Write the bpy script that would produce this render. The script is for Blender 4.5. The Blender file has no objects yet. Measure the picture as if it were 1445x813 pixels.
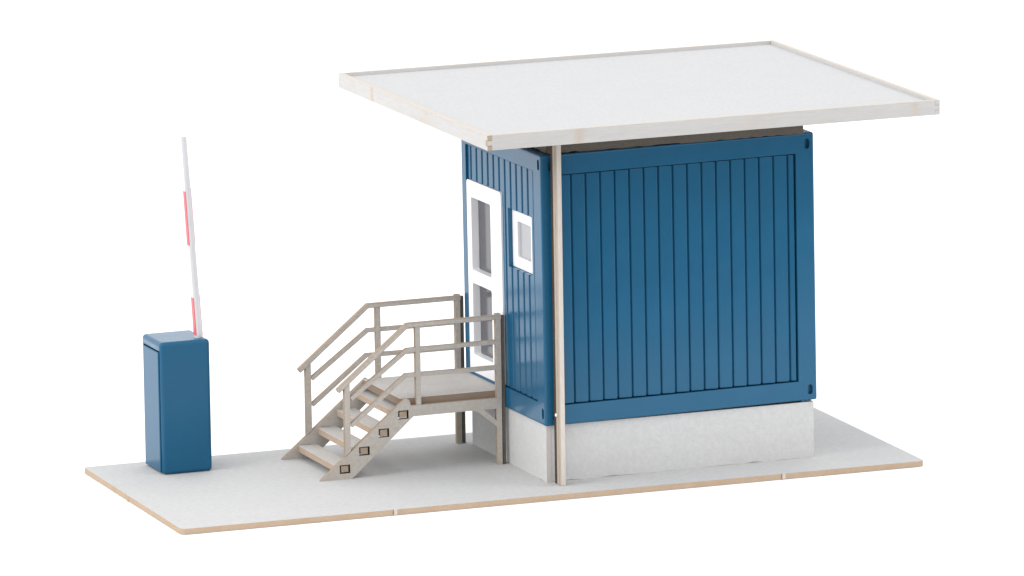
import bpy, bmesh, math, random
from mathutils import Matrix, Vector, Euler

random.seed(4)
S = bpy.context.scene
WLO, WHI = 1.42, 1.46
COL = S.collection
R = math.radians

# ------------------------------------------------------------------ helpers
def link(o, parent=None):
    COL.objects.link(o)
    if parent:
        o.parent = parent
    return o

def empty(name, label, cat, loc=(0, 0, 0), rot=(0, 0, 0)):
    o = bpy.data.objects.new(name, None)
    o.empty_display_size = 0.2
    COL.objects.link(o)
    o.location = loc
    o.rotation_euler = rot
    o['label'] = label
    o['category'] = cat
    return o

def finish(name, bm, mats, parent=None, M=None, bevel=0.0, segs=2, smooth=False):
    if M is not None:
        bm.transform(M)
    bm.normal_update()
    me = bpy.data.meshes.new(name)
    bm.to_mesh(me)
    bm.free()
    for m in (mats if isinstance(mats, (list, tuple)) else [mats]):
        me.materials.append(m)
    o = bpy.data.objects.new(name, me)
    link(o, parent)
    if bevel:
        b = o.modifiers.new('bevel', 'BEVEL')
        b.width = bevel
        b.segments = segs
        b.limit_method = 'ANGLE'
        b.angle_limit = R(35)
        b.harden_normals = True
    if smooth or bevel:
        for p in me.polygons:
            p.use_smooth = True
    return o

def box(bm, x0, x1, y0, y1, z0, z1, mi=0):
    vs = [bm.verts.new(p) for p in ((x0, y0, z0), (x1, y0, z0), (x1, y1, z0), (x0, y1, z0),
                                    (x0, y0, z1), (x1, y0, z1), (x1, y1, z1), (x0, y1, z1))]
    for f in ((3, 2, 1, 0), (4, 5, 6, 7), (0, 1, 5, 4), (1, 2, 6, 5), (2, 3, 7, 6), (3, 0, 4, 7)):
        bm.faces.new([vs[i] for i in f]).material_index = mi

def boxes(*args):
    bm = bmesh.new()
    for a in args:
        box(bm, *a)
    return bm

def card(loops, th):
    """Laser-cut card: loops (u, v), first is the outline, the others holes; a slab of thickness th.
    Returned as a bmesh in (u, v, w) with w in 0..th; sheet faces carry material 0, cut edges material 1."""
    cu = bpy.data.curves.new('cut', 'CURVE')
    cu.dimensions = '2D'
    cu.fill_mode = 'BOTH'
    cu.extrude = th / 2
    for l in loops:
        sp = cu.splines.new('POLY')
        sp.points.add(len(l) - 1)
        for p, (u, v) in zip(sp.points, l):
            p.co = (u, v, 0, 1)
        sp.use_cyclic_u = True
    o = bpy.data.objects.new('cut', cu)
    COL.objects.link(o)
    dg = bpy.context.evaluated_depsgraph_get()
    me = bpy.data.meshes.new_from_object(o.evaluated_get(dg))
    bm = bmesh.new()
    bm.from_mesh(me)
    bpy.data.objects.remove(o)
    bpy.data.curves.remove(cu)
    bpy.data.meshes.remove(me)
    bmesh.ops.remove_doubles(bm, verts=bm.verts, dist=1e-5)
    bmesh.ops.translate(bm, verts=bm.verts, vec=(0, 0, th / 2))
    bmesh.ops.recalc_face_normals(bm, faces=bm.faces)
    bm.normal_update()
    for f in bm.faces:
        f.material_index = 0 if abs(f.normal.z) > 0.7 else 1
        f.smooth = False
    return bm

XZ = lambda y: Matrix(((1, 0, 0, 0), (0, 0, 1, y), (0, 1, 0, 0), (0, 0, 0, 1)))      # u->x, v->z, w->+y
YZ = lambda x: Matrix(((0, 0, 1, x), (1, 0, 0, 0), (0, 1, 0, 0), (0, 0, 0, 1)))      # u->y, v->z, w->+x
XY = lambda z: Matrix.Translation((0, 0, z))

def cardobj(name, loops, th, M, mats, parent, bevel=0.0):
    bm = card(loops, th)
    bm.transform(M)
    bmesh.ops.recalc_face_normals(bm, faces=bm.faces)
    return finish(name, bm, mats, parent, None, bevel, 1)

def rect(a, b, c, d):
    return [(a, c), (b, c), (b, d), (a, d)]

def ribbon(pts, w):
    """outline of a polyline strip whose upper edge is pts, w wide below it (mitred)."""
    n = len(pts)
    off = []
    for i in range(n):
        ns = []
        for a, b in ((i - 1, i), (i, i + 1)):
            if 0 <= a and b < n:
                d = (Vector(pts[b]) - Vector(pts[a])).normalized()
                ns.append(Vector((d.y, -d.x)))
        m = sum(ns, Vector((0, 0))).normalized()
        k = w / max(0.3, m.dot(ns[0]))
        off.append(tuple(Vector(pts[i]) + m * k))
    return list(pts) + off[::-1]

def cut(obj, cutters):
    """boolean difference baked into obj's mesh"""
    tmp = []
    for bm in cutters:
        me = bpy.data.meshes.new('cutter')
        bm.normal_update()
        bm.to_mesh(me)
        bm.free()
        c = bpy.data.objects.new('cutter', me)
        COL.objects.link(c)
        c.parent = obj.parent
        tmp.append(c)
        m = obj.modifiers.new('cut', 'BOOLEAN')
        m.operation = 'DIFFERENCE'
        m.solver = 'EXACT'
        m.object = c
    dg = bpy.context.evaluated_depsgraph_get()
    me = bpy.data.meshes.new_from_object(obj.evaluated_get(dg))
    obj.modifiers.clear()
    old = obj.data
    obj.data = me
    bpy.data.meshes.remove(old)
    for c in tmp:
        bpy.data.objects.remove(c)
    return obj

# ------------------------------------------------------------------ materials
def mat(name):
    m = bpy.data.materials.new(name)
    m.use_nodes = True
    nt = m.node_tree
    return m, nt, nt.nodes, nt.links, nt.nodes['Principled BSDF']

def noise(nt, coord, scale, detail=4, stretch=(1, 1, 1), rough=0.55):
    mp = nt.nodes.new('ShaderNodeMapping')
    mp.inputs['Scale'].default_value = stretch
    nt.links.new(coord, mp.inputs['Vector'])
    n = nt.nodes.new('ShaderNodeTexNoise')
    n.inputs['Scale'].default_value = scale
    n.inputs['Detail'].default_value = detail
    n.inputs['Roughness'].default_value = rough
    nt.links.new(mp.outputs[0], n.inputs['Vector'])
    return n.outputs['Fac']

def ramp(nt, fac, stops):
    r = nt.nodes.new('ShaderNodeValToRGB')
    e = r.color_ramp.elements
    while len(e) < len(stops):
        e.new(0.5)
    for el, (p, c) in zip(e, stops):
        el.position = p
        el.color = (*c, 1) if len(c) == 3 else c
    nt.links.new(fac, r.inputs['Fac'])
    return r.outputs['Color']

def mix(nt, fac, a, b, mode='MIX'):
    m = nt.nodes.new('ShaderNodeMix')
    m.data_type = 'RGBA'
    m.blend_type = mode
    for s, v in ((m.inputs[0], fac), (m.inputs[6], a), (m.inputs[7], b)):
        if isinstance(v, bpy.types.NodeSocket):
            nt.links.new(v, s)
        elif isinstance(v, (int, float)):
            s.default_value = v
        else:
            s.default_value = (*v, 1)
    return m.outputs[2]

def bump(nt, bsdf, h, strength, dist):
    b = nt.nodes.new('ShaderNodeBump')
    b.inputs['Strength'].default_value = strength
    b.inputs['Distance'].default_value = dist
    nt.links.new(h, b.inputs['Height'])
    nt.links.new(b.outputs['Normal'], bsdf.inputs['Normal'])

def math_(nt, op, a, b=None):
    m = nt.nodes.new('ShaderNodeMath')
    m.operation = op
    m.use_clamp = op in ('SUBTRACT', 'MULTIPLY', 'ADD')
    for s, v in zip(m.inputs, (a, b)):
        if v is None:
            continue
        if isinstance(v, bpy.types.NodeSocket):
            nt.links.new(v, s)
        else:
            s.default_value = v
    return m.outputs[0]

def objco(nt):
    return nt.nodes.new('ShaderNodeTexCoord').outputs['Object']

def card_mat(name, c0, c1, fibre=(1, 1, 1), spots=(), spot_col=(0.50, 0.33, 0.16), specks=0.0, bs=0.25, blot=0.0, axis=0):
    """pressed board: fine mottled fibre, faint blotches, optional scorched spots at given places along an axis"""
    m, nt, N, L, b = mat(name)
    co = objco(nt)
    f1 = noise(nt, co, 26, 5, fibre, 0.65)
    f2 = noise(nt, co, 2.3, 3, fibre)
    c = ramp(nt, f1, [(0.3, c0), (0.7, c1)])
    dark = tuple(v * 0.93 for v in c0)
    c = mix(nt, math_(nt, 'MULTIPLY', ramp(nt, f2, [(0.42, (0, 0, 0)), (0.7, (1, 1, 1))]), 0.12 + blot), c, dark)
    if blot:
        warm = (c1[0] * 0.93, c1[1] * 0.83, c1[2] * 0.70)
        w = noise(nt, co, 5.0, 4, fibre)
        c = mix(nt, math_(nt, 'MULTIPLY', ramp(nt, w, [(0.5, (0, 0, 0)), (0.75, (1, 1, 1))]), blot), c, warm)
    if specks:
        v = N.new('ShaderNodeTexVoronoi')
        v.inputs['Scale'].default_value = 2.6
        v.inputs['Randomness'].default_value = 1
        L.new(co, v.inputs['Vector'])
        s = ramp(nt, v.outputs['Distance'], [(0.0, (1, 1, 1)), (0.055, (0, 0, 0))])
        pick = noise(nt, co, 0.9, 1)
        s = math_(nt, 'MULTIPLY', s, ramp(nt, pick, [(0.52, (0, 0, 0)), (0.56, (1, 1, 1))]))
        c = mix(nt, math_(nt, 'MULTIPLY', s, specks), c, tuple(v * 0.55 for v in c0))
    if spots:
        sx = N.new('ShaderNodeSeparateXYZ')
        L.new(co, sx.inputs[0])
        jit = math_(nt, 'MULTIPLY', noise(nt, co, 9, 2), 0.05)
        for p, w, k in spots:
            d = math_(nt, 'ABSOLUTE', math_(nt, 'SUBTRACT', sx.outputs[axis], p))
            N[-1].use_clamp = False
            for nn in N:
                if nn.type == 'MATH' and nn.operation == 'SUBTRACT':
                    nn.use_clamp = False
            d = math_(nt, 'ADD', d, jit)
            mk = ramp(nt, d, [(0.02, (1, 1, 1)), (min(0.95, w + 0.03), (0, 0, 0))])
            c = mix(nt, math_(nt, 'MULTIPLY', mk, k), c, spot_col)
    L.new(c, b.inputs['Base Color'])
    b.inputs['Roughness'].default_value = 0.8
    b.inputs['Specular IOR Level'].default_value = 0.25
    h = noise(nt, co, 60, 4, fibre, 0.7)
    bump(nt, b, h, bs, 0.012)
    return m

WHITE = card_mat('white_board', (0.488, 0.488, 0.494), (0.532, 0.532, 0.538))
BASEW = card_mat('base_board_face', (0.445, 0.443, 0.440), (0.545, 0.543, 0.541), (0.6, 1.6, 1), blot=0.04, bs=0.4)
ROOFW = card_mat('roof_board_face', (0.440, 0.440, 0.442), (0.500, 0.500, 0.503), specks=0.7, bs=0.2)
FNDW = card_mat('foundation_board_face', (0.490, 0.488, 0.487), (0.555, 0.553, 0.552), (1, 1, 1), bs=0.4, blot=0.0)
FNDE = card_mat('foundation_board_edge', (0.48, 0.45, 0.42), (0.56, 0.53, 0.50), (2, 2, 4), bs=0.2)
EDGE = card_mat('cut_board_edge', (0.36, 0.262, 0.18), (0.47, 0.36, 0.262), (2, 2, 5), bs=0.2, blot=0.3)
PALE = card_mat('pale_cut_edge', (0.480, 0.424, 0.360), (0.560, 0.512, 0.456), (2, 2, 4), bs=0.2)
SCORCH_SHADE = card_mat('scorch_and_gap_shade', (0.035, 0.024, 0.017), (0.09, 0.06, 0.04), (2, 2, 2), bs=0.2)  # laser char on cut edges; also the shade painted behind the post
GREY = card_mat('grey_stair_board', (0.37, 0.34, 0.308), (0.475, 0.44, 0.40), (1, 1, 1), bs=0.3, blot=0.25)
GREYEDGE = card_mat('stair_board_edge', (0.25, 0.19, 0.14), (0.40, 0.315, 0.24), (2, 2, 2), bs=0.2, blot=0.2)
TREADT = card_mat('tread_board', (0.44, 0.42, 0.40), (0.52, 0.50, 0.48), (1, 1, 1), bs=0.3, blot=0.2)
TREADE = card_mat('tread_edge', (0.36, 0.27, 0.20), (0.50, 0.39, 0.30), (2, 2, 4), bs=0.2, blot=0.2)
LANDE = card_mat('landing_edge', (0.184, 0.136, 0.096), (0.304, 0.232, 0.176), (3, 3, 8), bs=0.3)
POSTM = card_mat('post_board', (0.50, 0.455, 0.41), (0.60, 0.555, 0.505), (4, 4, 0.4), bs=0.2, blot=0.15)
POSTE = card_mat('post_edge', (0.36, 0.30, 0.245), (0.46, 0.40, 0.335), (4, 4, 0.4), bs=0.2, blot=0.15)
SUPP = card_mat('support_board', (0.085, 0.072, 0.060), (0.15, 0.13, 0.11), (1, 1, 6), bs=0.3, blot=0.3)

def fascia_mat(name, spots, axis, fibre):
    return card_mat(name, (0.480, 0.468, 0.456), (0.544, 0.536, 0.524), fibre, spots, (0.480, 0.344, 0.216), bs=0.3, blot=0.22, axis=axis)
FAS_L = fascia_mat('fascia_face_side', [(2.463, 0.06, 0.6), (1.0, 0.3, 0.15)], 1, (1, 0.3, 4))
FAS_F = fascia_mat('fascia_face_front', [(0.128, 0.07, 0.42), (3.56, 0.07, 0.28), (1.9, 0.3, 0.12)], 0, (0.3, 1, 5))
FAS_P = fascia_mat('fascia_face_plain', [], 0, (0.4, 0.4, 4))

def plastic(name, c, rough=0.22, bs=0.03, spec=0.5, ior=1.5, chips=0):
    m, nt, N, L, b = mat(name)
    co = objco(nt)
    n = noise(nt, co, 1.7, 3)
    col = ramp(nt, n, [(0.3, tuple(v * 0.95 for v in c)), (0.7, tuple(v * 1.05 for v in c))])
    if chips:
        v = N.new('ShaderNodeTexVoronoi')
        v.inputs['Scale'].default_value = 3.3
        L.new(co, v.inputs['Vector'])
        sp_ = ramp(nt, v.outputs['Distance'], [(0.0, (1, 1, 1)), (0.045, (0, 0, 0))])
        pk = ramp(nt, noise(nt, co, 1.6, 1), [(0.50, (0, 0, 0)), (0.55, (1, 1, 1))])
        col = mix(nt, math_(nt, 'MULTIPLY', math_(nt, 'MULTIPLY', sp_, pk), chips), col, tuple(x * 0.35 for x in c))
    L.new(col, b.inputs['Base Color'])
    r = noise(nt, co, 7, 4)
    mr = N.new('ShaderNodeMapRange')
    mr.inputs['To Min'].default_value = rough * 0.75
    mr.inputs['To Max'].default_value = rough * 1.35
    L.new(r, mr.inputs['Value'])
    L.new(mr.outputs[0], b.inputs['Roughness'])
    b.inputs['IOR'].default_value = ior
    b.inputs['Specular IOR Level'].default_value = spec
    h1 = noise(nt, co, 5, 2)
    h2 = noise(nt, co, 45, 3)
    bump(nt, b, math_(nt, 'ADD', math_(nt, 'MULTIPLY', h1, 0.8), math_(nt, 'MULTIPLY', h2, 0.03)), bs * 6, 0.006)
    return m

BLUE = plastic('blue_plastic', (0.0062, 0.088, 0.178), 0.20, 0.04, 0.5, 1.42, 0.7)
BLUEH = plastic('blue_housing_plastic', (0.0055, 0.084, 0.170), 0.20, 0.03, 0.5, 1.35)
WHITEP = plastic('white_plastic', (0.80, 0.80, 0.82), 0.3, 0.02)
BOOMW = plastic('boom_white_plastic', (0.63, 0.63, 0.645), 0.3, 0.02)
RED = plastic('red_band_print', (0.72, 0.10, 0.13), 0.35, 0.01)
PINK = plastic('faded_red_print', (0.70, 0.30, 0.34), 0.35, 0.01)
PANE = plastic('grey_pane', (0.085, 0.086, 0.096), 0.12, 0.01, 0.5)
PANEL_ = plastic('light_grey_pane', (0.33, 0.335, 0.35), 0.15, 0.01, 0.5)
GLUE = plastic('clear_glue', (0.75, 0.75, 0.73), 0.1, 0.0)

# ------------------------------------------------------------------ setting
m, nt, N, L, b = mat('white_table')
co = objco(nt)
L.new(ramp(nt, noise(nt, co, 0.4, 2), [(0.3, (0.93, 0.93, 0.93)), (0.7, (0.95, 0.95, 0.95))]), b.inputs['Base Color'])
b.inputs['Roughness'].default_value = 0.9
b.inputs['Specular IOR Level'].default_value = 0.1
TZ = -0.058
bm = bmesh.new()
tvs = [bm.verts.new(p) for p in ((-60, -5.4, TZ), (60, -5.4, TZ), (60, 260, TZ), (-60, 260, TZ),
                                 (-60, -5.4, TZ - .4), (60, -5.4, TZ - .4), (60, 260, TZ - .4), (-60, 260, TZ - .4))]
for f in ((0, 1, 2, 3), (7, 6, 5, 4), (4, 5, 1, 0), (5, 6, 2, 1), (6, 7, 3, 2), (7, 4, 0, 3)):
    bm.faces.new([tvs[i] for i in f])
tb = finish('backdrop', bm, m)
tb.rotation_euler = (0, 0, -0.37)
tb['kind'] = 'structure'
tb['label'] = 'plain white studio table under the whole model'

# ------------------------------------------------------------------ base board
BT = 0.054
L_, W_ = 7.48, 3.042
def rc(x, y, r, a0):
    return [(x + r * math.cos(a0 + t * math.pi / 8), y + r * math.sin(a0 + t * math.pi / 8)) for t in range(5)]
out = rc(.06, .06, .06, math.pi) 
# small bridge nicks left by the cutter along the front edge
front = []
for px in (2.113, 6.03):
    front += [(px - .032, 0), (px - .031, .012), (px - .023, .012), (px - .022, -.003), (px + .012, -.003), (px + .016, 0)]
out = out + front + rc(L_ - .06, .06, .06, -math.pi / 2) + rc(L_ - .03, W_ - .03, .03, 0) + rc(.05, W_ - .05, .05, math.pi / 2)
out += [(0, 1.66), (-.008, 1.655), (-.008, 1.60), (0, 1.595)]
bb = cardobj('base_board', [out], BT, XY(-BT), [BASEW, EDGE, PALE], None, 0.006)
for p in bb.data.polygons:
    if p.material_index == 1 and p.normal.y < -.9 and p.center.y < -.0025:
        p.material_index = 2
bb.location = (-3.807, -0.439, 0)
bb.rotation_euler = (0, 0, -0.0161)
bb['label'] = 'wide flat white base board with tan cut edges under the whole gatehouse scene'
bb['category'] = 'base board'

# ------------------------------------------------------------------ gatehouse
FZ = 0.5516
CL, CW, CH = 2.813, 2.05, 2.60
MC = Matrix.Translation((0, 0, FZ)) @ Euler((-0.0029, -0.0044, 0.0131), 'XYZ').to_matrix().to_4x4()
gh = empty('gatehouse', 'blue ribbed container gatehouse with white door, pale plinth and flat overhanging white roof', 'gatehouse')

# plinth of glued boards: the short sides run through, the long sides sit between them
T = 0.045
fx0, fx1, fy0, fy1, fh = 0.02, CL - 0.03, 0.035, 2.01, 0.547
fb = bmesh.new()
def addcard(dst, loops, th, M):
    b2 = card(loops, th)
    b2.transform(M)
    bmesh.ops.recalc_face_normals(b2, faces=b2.faces)
    me = bpy.data.meshes.new('t')
    b2.to_mesh(me); b2.free()
    dst.from_mesh(me)
    bpy.data.meshes.remove(me)
def rough_bottom(a, b_, top, n=26, amp=0.010):
    pts = [(a, 0.0)]
    for i in range(1, n):
        pts.append((a + (b_ - a) * i / n, random.choice((0, 0, .002, amp * random.random()))))
    return pts + [(b_, 0.0), (b_, top), (a, top)]
addcard(fb, [rough_bottom(fy0, fy1, fh)], T, YZ(fx0))
addcard(fb, [rect(fy0 + .024 + T + .003, fy1, 0, fh)], T, YZ(fx1 - T))
addcard(fb, [rough_bottom(fx0 + T + .004, fx1, fh - .004)], T, XZ(fy0 + 0.024))
addcard(fb, [rect(fx0 + T + .004, fx1 - T - .003, 0, fh - .004)], T, XZ(fy1 - T - 0.016))
finish('plinth', fb, [FNDW, FNDE], gh)

# container frame: a rounded box with a recess on each side and corner sockets
fr = finish('container_frame', boxes((0, CL, 0, CW, 0, CH)), BLUE, gh, None, 0.020, 3)
dg = bpy.context.evaluated_depsgraph_get()
me = bpy.data.meshes.new_from_object(fr.evaluated_get(dg)); fr.modifiers.clear(); fr.data = me
LX0, LX1, Z0, Z1 = 0.185, 2.622, 0.190, 2.405
EY0, EY1, EZ0, EZ1 = 0.195, 1.932, 0.205, 2.430
D = 0.10
def slot(cx, cz, w, h, axis, at, depth):
    """rounded socket cutter"""
    n = 10
    pts = []
    r = w / 2
    for k in range(n + 1):
        a = math.pi * k / n
        pts.append((cx + r * math.cos(a), cz + h / 2 - r + r * math.sin(a)))
    for k in range(n + 1):
        a = math.pi + math.pi * k / n
        pts.append((cx + r * math.cos(a), cz - h / 2 + r + r * math.sin(a)))
    bm = bmesh.new()
    rows = []
    for s in (at - depth, at + depth):
        rows.append([bm.verts.new((p[0], s, p[1]) if axis == 'y' else (s, p[0], p[1])) for p in pts])
    m_ = len(pts)
    for i in range(m_):
        j = (i + 1) % m_
        bm.faces.new((rows[0][i], rows[0][j], rows[1][j], rows[1][i]))
    bm.faces.new(rows[0][::-1]); bm.faces.new(rows[1])
    bmesh.ops.recalc_face_normals(bm, faces=bm.faces)
    return bm
cutters = [boxes((LX0, LX1, -.1, D, Z0, Z1)), boxes((LX0, LX1, CW - D, CW + .1, Z0, Z1)),
           boxes((-.1, D, EY0, EY1, EZ0, EZ1)), boxes((CL - D, CL + .1, .12, EY1, EZ0, EZ1))]
for x in (0.100, CL - 0.072):
    for z in (0.105, CH - 0.107):
        for y in (0, CW):
            cutters.append(slot(x, z, 0.052, 0.098, 'y', y, 0.045))
for y in (0.062, CW - 0.062):
    for z in (0.112, CH - 0.095):
        for x in (0, CL):
            cutters.append(slot(y, z, 0.050, 0.105, 'x', x, 0.045))
cut(fr, cutters)
fr.data.materials.clear(); fr.data.materials.append(BLUE)
fr.data.transform(MC)
for p in fr.data.polygons:
    p.use_smooth = False
bv = fr.modifiers.new('bevel', 'BEVEL'); bv.width = 0.007; bv.segments = 2; bv.limit_method = 'ANGLE'; bv.angle_limit = R(50)

def ribbed(u0, u1, grooves, gw, face, floor, back, z0, z1, tilt=0.0):
    """planked sheet: profile along u (depth measured inwards), prism from z0 to z1, returned in (u, depth, z)"""
    prof = [(u0, face)]
    for g in grooves:
        prof += [(g - gw * .5, face), (g - gw * .28, floor), (g + gw * .22, floor), (g + gw * .5, face + tilt)]
    prof.append((u1, face))
    prof += [(u1, back), (u0, back)]
    bm = bmesh.new()
    lo = [bm.verts.new((u, d, z0)) for u, d in prof]
    hi = [bm.verts.new((u, d, z1)) for u, d in prof]
    n = len(prof)
    for i in range(n):
        j = (i + 1) % n
        bm.faces.new((lo[i], lo[j], hi[j], hi[i]))
    bm.faces.new(lo[::-1]); bm.faces.new(hi)
    bmesh.ops.triangulate(bm, faces=[f for f in bm.faces if len(f.verts) > 4])
    bmesh.ops.recalc_face_normals(bm, faces=bm.faces)
    return bm

P = 0.1487
def fix(o):
    o.data.transform(MC)
    return o
# long front wall and its twin at the back
gl = [0.313 + P * i for i in range(16)]
bm = ribbed(LX0 + .012, LX1 - .016, gl, 0.026, 0.014, 0.048, D, Z0 + .010, Z1 - .010, 0.013)
fix(finish('ribbed_wall', bm, BLUE, gh, None, 0.006, 2))
bm = ribbed(LX0 + .012, LX1 - .016, gl, 0.026, 0.014, 0.048, D, Z0 + .010, Z1 - .010, 0.013)
bm.transform(Matrix(((1, 0, 0, 0), (0, -1, 0, CW), (0, 0, 1, 0), (0, 0, 0, 1)))); bmesh.ops.reverse_faces(bm, faces=bm.faces)
fix(finish('ribbed_wall', bm, BLUE, gh, None, 0.003, 1))
# door wall: grooves, hole for the door and for the window
ge = [0.235 + 0.1455 * i for i in range(12)]
swap = Matrix(((0, 1, 0, 0), (1, 0, 0, 0), (0, 0, 1, 0), (0, 0, 0, 1)))
bm = ribbed(EY0 + .008, EY1 - .012, ge, 0.040, 0.018, 0.046, D, EZ0 + .008, EZ1 - .008)
bm.transform(swap); bmesh.ops.reverse_faces(bm, faces=bm.faces)
dw = finish('ribbed_wall', bm, BLUE, gh)
WY0, WY1, WZ0, WZ1 = 0.300, 0.897, 1.395, 1.962
DY0, DY1, DZ0, DZ1 = 1.045, 1.928, 0.205, 2.087
cut(dw, [boxes((-.1, .2, DY0 - .006, DY1 + .2, -.1, DZ1 + .004)), boxes((-.1, .2, WY0, WY1, WZ0, WZ1))])
dw.data.materials.clear(); dw.data.materials.append(BLUE)
fix(dw)
for p in dw.data.polygons: p.use_smooth = False
b2 = dw.modifiers.new('bevel', 'BEVEL'); b2.width = 0.0035; b2.segments = 1; b2.limit_method = 'ANGLE'; b2.angle_limit = R(40)
bm = ribbed(.132, EY1 - .012, ge[:12], 0.034, 0.020, 0.046, D, EZ0 + .008, EZ1 - .008)
bm.transform(Matrix(((0, -1, 0, CL), (1, 0, 0, 0), (0, 0, 1, 0), (0, 0, 0, 1))))
fix(finish('ribbed_wall', bm, BLUE, gh, None, 0.003, 1))

# door: white slab with two deep glazed openings
def rrect(a, b_, c, d, r, n=4):
    pts = []
    for (x, y, s) in ((b_ - r, d - r, 0), (a + r, d - r, 1), (a + r, c + r, 2), (b_ - r, c + r, 3)):
        for k in range(n + 1):
            t = math.pi / 2 * (s + k / n)
            pts.append((x + r * math.cos(t), y + r * math.sin(t)))
    return pts
G1, G2 = (1.318, 1.815, 1.215, 1.925), (1.322, 1.815, 0.385, 1.085)
dr = cardobj('door', [rrect(DY0, DY1, DZ0, DZ1, 0.035), rrect(*G1, 0.02), rrect(*G2, 0.02)], 0.092, YZ(0.002), [WHITEP, WHITEP], gh, 0.008)
dr['label'] = 'white door with two tall glazed openings'
fix(dr)
for g in (G1, G2):
    fix(finish('pane', boxes((0.076, 0.088, g[0] - .0, g[1] + .0, g[2] - .0, g[3] + .0)), PANE, dr))
# window: white frame set back in its hole
O = (0.425, 0.765, 1.508, 1.852)
wf = cardobj('window', [rrect(WY0 + .003, WY1 - .003, WZ0 + .003, WZ1 - .003, 0.012), rrect(*O, 0.015)], 0.036, YZ(0.060), [WHITEP, WHITEP], gh, 0.005)
fix(wf)
fix(finish('pane', boxes((0.082, 0.094, O[0], O[1], O[2], O[3])), PANEL_, wf))

# sprue stub under the far bottom corner
bm = boxes((2.66, 2.70, .03, .06, -.030, .004), (2.705, 2.728, .035, .055, -.018, .004))
fix(finish('moulding_stub', bm, BLUE, gh, None, 0.005, 1))

# roof
rx0, rx1, ry0, ry1, rz = -0.788, 3.813, -0.639, 3.412, 3.36
RH = 0.142
roof = cardobj('roof', [rect(rx0 + T + .002, rx1 - T - .002, ry0 + T + .002, ry1 - T - .002)], 0.098, XY(rz + .010), [ROOFW, EDGE], gh)
# fascia boards with finger joints at the corners
k = 0.047
def fingers(z0, z1, u0, u1, own):
    """outline of a strip whose ends carry three finger layers; own: layers this strip keeps at the ends"""
    zs = [z0, z0 + (z1 - z0) * .30, z0 + (z1 - z0) * .66, z1]
    r_, l_ = [], []
    g = .003
    for i in range(3):
        d = 0 if i in own else k
        r_ += [(u1 - d, zs[i]), (u1 - d, zs[i + 1])]
        l_ += [(u0 + d, zs[i]), (u0 + d, zs[i + 1])]
    if own == (1,):
        r_ = [(u1 - k, zs[0]), (u1 - k, zs[1] + g), (u1, zs[1] + g), (u1, zs[2] - g), (u1 - k, zs[2] - g), (u1 - k, zs[3])]
        l_ = [(u0 + k, zs[0]), (u0 + k, zs[1] + g), (u0, zs[1] + g), (u0, zs[2] - g), (u0 + k, zs[2] - g), (u0 + k, zs[3])]
    return r_ + l_[::-1]
roof.data.update()
bpy.context.view_layer.update()
zt = rz + RH
cardobj('fascia', [fingers(rz, zt, rx0, rx1, (1,))], T, XZ(ry0), [FAS_F, PALE, EDGE, SCORCH_SHADE], roof)
cardobj('fascia', [fingers(rz, zt, rx0, rx1, (1,))], T, XZ(ry1 - T), [FAS_P, PALE, EDGE, SCORCH_SHADE], roof)
cardobj('fascia', [fingers(rz, zt, ry0, ry1, (0, 2))], T, YZ(rx0), [FAS_L, PALE, EDGE, SCORCH_SHADE], roof)
cardobj('fascia', [fingers(rz, zt, ry0, ry1, (0, 2))], T, YZ(rx1 - T), [FAS_P, PALE, EDGE, SCORCH_SHADE], roof)
for fo in [o for o in roof.children]:
    along = 0 if fo.dimensions.x > fo.dimensions.y else 1
    cs = [v.co[along] for v in fo.data.vertices]
    for p in fo.data.polygons:
        if p.material_index == 1 and min(p.center[along] - min(cs), max(cs) - p.center[along]) < .05:
            near = p.center.x < 0 and p.center.y < 0
            p.material_index = (3 if abs(p.normal.z) > .7 else 2) if near else 0
# board frame between container and roof
def jag(u0, u1, z0, z1, n=40):
    pts = [(u0, z0)]
    for i in range(1, n):
        pts.append((u0 + (u1 - u0) * i / n, z0 + random.choice((0, 0, 0, .008, .012 * random.random()))))
    return pts + [(u1, z0), (u1, z1), (u0, z1)]
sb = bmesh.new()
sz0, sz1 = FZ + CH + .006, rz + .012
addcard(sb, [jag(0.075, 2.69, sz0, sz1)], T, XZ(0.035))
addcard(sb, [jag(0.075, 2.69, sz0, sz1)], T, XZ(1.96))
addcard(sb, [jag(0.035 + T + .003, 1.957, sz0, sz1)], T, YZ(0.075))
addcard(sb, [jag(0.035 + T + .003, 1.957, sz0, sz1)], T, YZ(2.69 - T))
finish('roof_support_frame', sb, [SUPP, SCORCH_SHADE], gh)

# support post in front of the near corner: two strips glued together
bm = bmesh.new()
def skewed(bm, x0, x1, y0, y1, z0, z1, dx, mi):
    vs = []
    for z, s in ((z0, 0), (z1, dx)):
        vs.append([bm.verts.new((x + s, y, z)) for x, y in ((x0, y0), (x1, y0), (x1, y1), (x0, y1))])
    a, b_ = vs
    bm.faces.new(a[::-1]).material_index = mi; bm.faces.new(b_).material_index = mi
    for i in range(4):
        j = (i + 1) % 4
        f = bm.faces.new((a[i], a[j], b_[j], b_[i]))
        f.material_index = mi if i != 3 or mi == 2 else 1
skewed(bm, .084, .136, -.166, -.124, 0, rz, -.004, 0)
skewed(bm, .080, .124, -.123, -.076, 0, rz, -.004, 1)
skewed(bm, .084, .120, -.075, -.006, 0, rz, -.004, 2)  # dark strip added to paint the shaded gap between post and wall
po = finish('support_post', bm, [POSTM, POSTE, SCORCH_SHADE], gh, None, 0.005, 1)
bm = bmesh.new()
bmesh.ops.create_icosphere(bm, subdivisions=3, radius=0.016, matrix=Matrix.Translation((.070, -.10, FZ + .125)) @ Matrix.Diagonal((.8, 1, 1.1, 1)))
finish('glue_bead', bm, GLUE, po, smooth=True)

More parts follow.
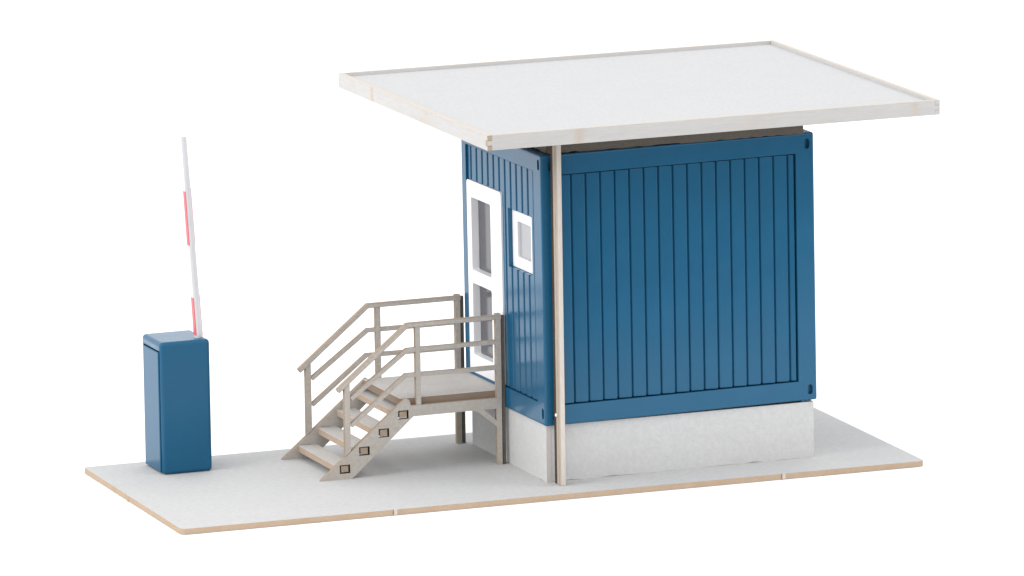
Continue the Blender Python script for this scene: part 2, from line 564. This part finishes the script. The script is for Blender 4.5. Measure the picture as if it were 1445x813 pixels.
# ------------------------------------------------------------------ staircase
st = empty('staircase', 'grey board staircase with railings climbing to the white gatehouse door', 'staircase', (-0.95, 1.57, 0))
def sp(o):
    o.location = -Vector(st.location)
    return o
NY, FY = 1.000, 2.090
def tabslot(i):
    x, z = -1.718 + .2005 * i, 0.057 + .1585 * i
    return x, x + .106, z, z + .084
for side, y in ((0, NY), (1, FY)):
    outl = [(-1.912, 0), (-1.60, 0), (-1.560, .028), (-.962, .550), (-.345, .552), (-.30, .530), (-.108, .372), (-.108, 0),
            (-.057, 0), (-.057, .655), (-.885, .656), (-.986, .658), (-1.000, .712), (-1.035, .733)]
    e = 0.0 if side == 0 else 0.009
    holes = [[(a + e, c + e), (b_ - e, c + e), (b_ - e, d - e), (a + e, d - e)] for a, b_, c, d in (tabslot(i) for i in range(4))]
    holes.append([(-.112, .552), (-.112, .438), (-.245, .552)])
    sf = sp(cardobj('side_frame', [outl] + holes, .050, XZ(y), [GREY, GREYEDGE, SCORCH_SHADE], st))
    for p in sf.data.polygons:
        if p.material_index == 1 and any(a - .004 < p.center.x < b_ + .004 and c - .004 < p.center.z < d + .004 for a, b_, c, d in map(tabslot, range(4))):
            p.material_index = 2
    # railing rises from the frame: handrail, two rails, posts
    hr = sp(cardobj('handrail', [ribbon([(-1.732, .872), (-1.013, 1.457), (-.050, 1.459)], .043)], .058, XZ(y - .004), [GREY, GREYEDGE], st, 0.004))
    sp(cardobj('rail', [ribbon([(-1.600, .785), (-1.018, 1.214), (-.104, 1.217)], .040)], .042, XZ(y + .006), [GREY, GREYEDGE], st))
    sp(cardobj('rail', [ribbon([(-1.600, .527), (-1.034, .970), (-.104, .968)], .040)], .042, XZ(y + .006), [GREY, GREYEDGE], st))
    sp(cardobj('railing_post', [[(-1.655, .220), (-1.600, .266), (-1.600, .960), (-1.655, .916)]], .048, XZ(y + .002), [GREY, GREYEDGE], st))
    sp(cardobj('railing_post', [rect(-.928, -.878, .6575, 1.43)], .048, XZ(y + .002), [GREY, GREYEDGE], st))
    sp(cardobj('railing_post', [rect(-.108, -.057, .6565, 1.474)], .049, XZ(y - .002), [GREY, GREYEDGE], st))
    sp(cardobj('wall_strip_shade', [rect(-.048, -.018, .002, 1.452)], .040, XZ(y + .008), [SUPP, SUPP], st))  # wall-side strip, coloured dark to paint the shaded gap by the leg
sp(cardobj('landing', [[(-1.075, NY + .052), (-.012, NY + .052), (-.012, FY - .002), (-1.075, FY - .002)]], .076, XY(.648), [TREADT, LANDE], st, 0.004))
for i in range(4):
    a, b_, c, d = tabslot(i)
    x0 = -1.748 + .2005 * i
    w = .190
    g = .015
    plan = [(x0, NY + .051), (a + g, NY + .051), (a + g, NY + .006), (b_ - g, NY + .006), (b_ - g, NY + .051), (x0 + w, NY + .051),
            (x0 + w, FY - .001), (b_ - .011, FY - .001), (b_ - .011, FY + .044), (a + .011, FY + .044), (a + .011, FY - .001), (x0, FY - .001)]
    tr = sp(cardobj('tread', [plan], d - c - .022, XY(c + .011), [TREADT, TREADE, GREYEDGE], st, 0.003))
    for p in tr.data.polygons:
        if p.center.y < NY + .045 or p.center.y > FY + .005:
            p.material_index = 2

# ------------------------------------------------------------------ barrier gate
bg = empty('barrier_gate', 'blue barrier cabinet with a raised white boom banded in red', 'barrier', (-3.187, 1.905, 0), (0, 0, 0.004))
HX, HY, HZ = 0.506, 0.545, 1.288
hb = finish('cabinet', boxes((0, HX, 0, HY, 0, HZ)), BLUEH, bg, None, 0.038, 4)
dg = bpy.context.evaluated_depsgraph_get()
me = bpy.data.meshes.new_from_object(hb.evaluated_get(dg)); hb.modifiers.clear(); old = hb.data; hb.data = me
# groove for the cover on the short left side: down from the top and along the front edge
cut(hb, [boxes((-.1, .110, .028, HY - .016, -.1, 1.204))])
hb.data.materials.clear(); hb.data.materials.append(BLUEH)
for p in hb.data.polygons: p.use_smooth = True
b3 = hb.modifiers.new('bevel', 'BEVEL'); b3.width = 0.006; b3.segments = 2; b3.limit_method = 'ANGLE'; b3.angle_limit = R(50); b3.harden_normals = True
cv = finish('access_cover', boxes((.001, .075, .074, HY - .022, .014, 1.184)), BLUEH, bg, None, 0.012, 3)
# boom: white bar, channelled front, red bands printed on its left side
lean = Matrix.Shear('XY', 4, (0, 0))
def boompt(x, y, z):
    return (x - .0600 * z * 1.0, y, z)
bx, by, bz0, bl = 0.398, 0.090, 1.284, 1.965
def boom_bm(x0, x1, y0, y1, z0, z1):
    bm = boxes((x0, x1, y0, y1, z0, z1))
    for v in bm.verts:
        t = v.co.z / bl
        s = 1.0 - 0.16 * t
        v.co.x = v.co.x * s - .0555 * v.co.z + bx
        v.co.y = v.co.y * s + by
        v.co.z += bz0
    return bm
bo = finish('boom', boom_bm(0, .034, 0, .062, 0, bl), BOOMW, bg, None, 0.004, 2)
bm = boom_bm(.034, .072, .012, .062, -.002, bl - .004)
finish('boom_back_rib', bm, BOOMW, bo, None, 0.004, 2)
for z0, z1 in ((.03, .395), (.905, 1.43)):
    finish('red_band', boom_bm(-.0035, .006, -.0015, .064, z0, z1), RED, bo)
    finish('red_band', boom_bm(.0685, .0735, .0100, .058, z0, z1 + .03), PINK, bo)

# ------------------------------------------------------------------ light
w = bpy.data.worlds.new('World')
S.world = w
w.use_nodes = True
bgd = w.node_tree.nodes['Background']
# a white studio: bright walls and ceiling behind, above and to the left, dim room on the camera's side
wn, wl = w.node_tree.nodes, w.node_tree.links
tc = wn.new('ShaderNodeTexCoord')
dt = wn.new('ShaderNodeVectorMath'); dt.operation = 'DOT_PRODUCT'
dt.inputs[1].default_value = Vector((-0.50, 0.62, 0.60)).normalized()
wl.new(tc.outputs['Generated'], dt.inputs[0])
mr = wn.new('ShaderNodeMapRange')
mr.interpolation_type = 'SMOOTHSTEP'
mr.inputs['From Min'].default_value = -0.75
mr.inputs['From Max'].default_value = 0.55
mr.inputs['To Min'].default_value = WLO
mr.inputs['To Max'].default_value = WHI
wl.new(dt.outputs['Value'], mr.inputs['Value'])
bgd.inputs[0].default_value = (0.985, 0.99, 1.0, 1)
# the room's floor beyond the table is dark
sz = wn.new('ShaderNodeSeparateXYZ')
wl.new(tc.outputs['Generated'], sz.inputs[0])
fl = wn.new('ShaderNodeMapRange')
fl.inputs['From Min'].default_value = -0.14
fl.inputs['From Max'].default_value = 0.0
fl.inputs['To Min'].default_value = 0.22
fl.inputs['To Max'].default_value = 1.0
wl.new(sz.outputs['Z'], fl.inputs['Value'])
mu = wn.new('ShaderNodeMath'); mu.operation = 'MULTIPLY'
wl.new(mr.outputs[0], mu.inputs[0]); wl.new(fl.outputs[0], mu.inputs[1])
wl.new(mu.outputs[0], bgd.inputs[1])

def area(name, loc, target, size, watts, col=(1, 1, 1)):
    l = bpy.data.lights.new(name, 'AREA')
    l.shape = 'RECTANGLE'
    l.size, l.size_y = size
    l.energy = watts
    l.color = col
    o = bpy.data.objects.new(name, l)
    COL.objects.link(o)
    o.location = loc
    o.rotation_euler = (Vector(target) - Vector(loc)).to_track_quat('-Z', 'Y').to_euler()
    return o
area('softbox_lamp', (-50, -6, 32), (0, 2, 0), (26, 26), 14500, (1, 0.99, 0.975))

area('added_fill_lamp', (46, -26, 34), (1, 2, 0), (24, 24), 6500, (0.985, 0.99, 1.0))  # unseen fill added to lighten the shaded right side of the board

# ------------------------------------------------------------------ camera
cam = bpy.data.cameras.new('camera')
cam.sensor_width = 36
cam.lens = 288.668
cam.clip_start = 1
cam.clip_end = 2000
co_ = bpy.data.objects.new('camera', cam)
COL.objects.link(co_)
co_.location = (-27.57143, -70.93526, 16.29045)
co_.rotation_euler = (1.38380236, 0.01477821, -0.36959196)
S.camera = co_

S.view_settings.view_transform = 'Standard'
S.view_settings.look = 'None'
S.view_settings.exposure = 0
S.view_settings.gamma = 1
S.cycles.max_bounces = 8
S.cycles.use_denoising = True
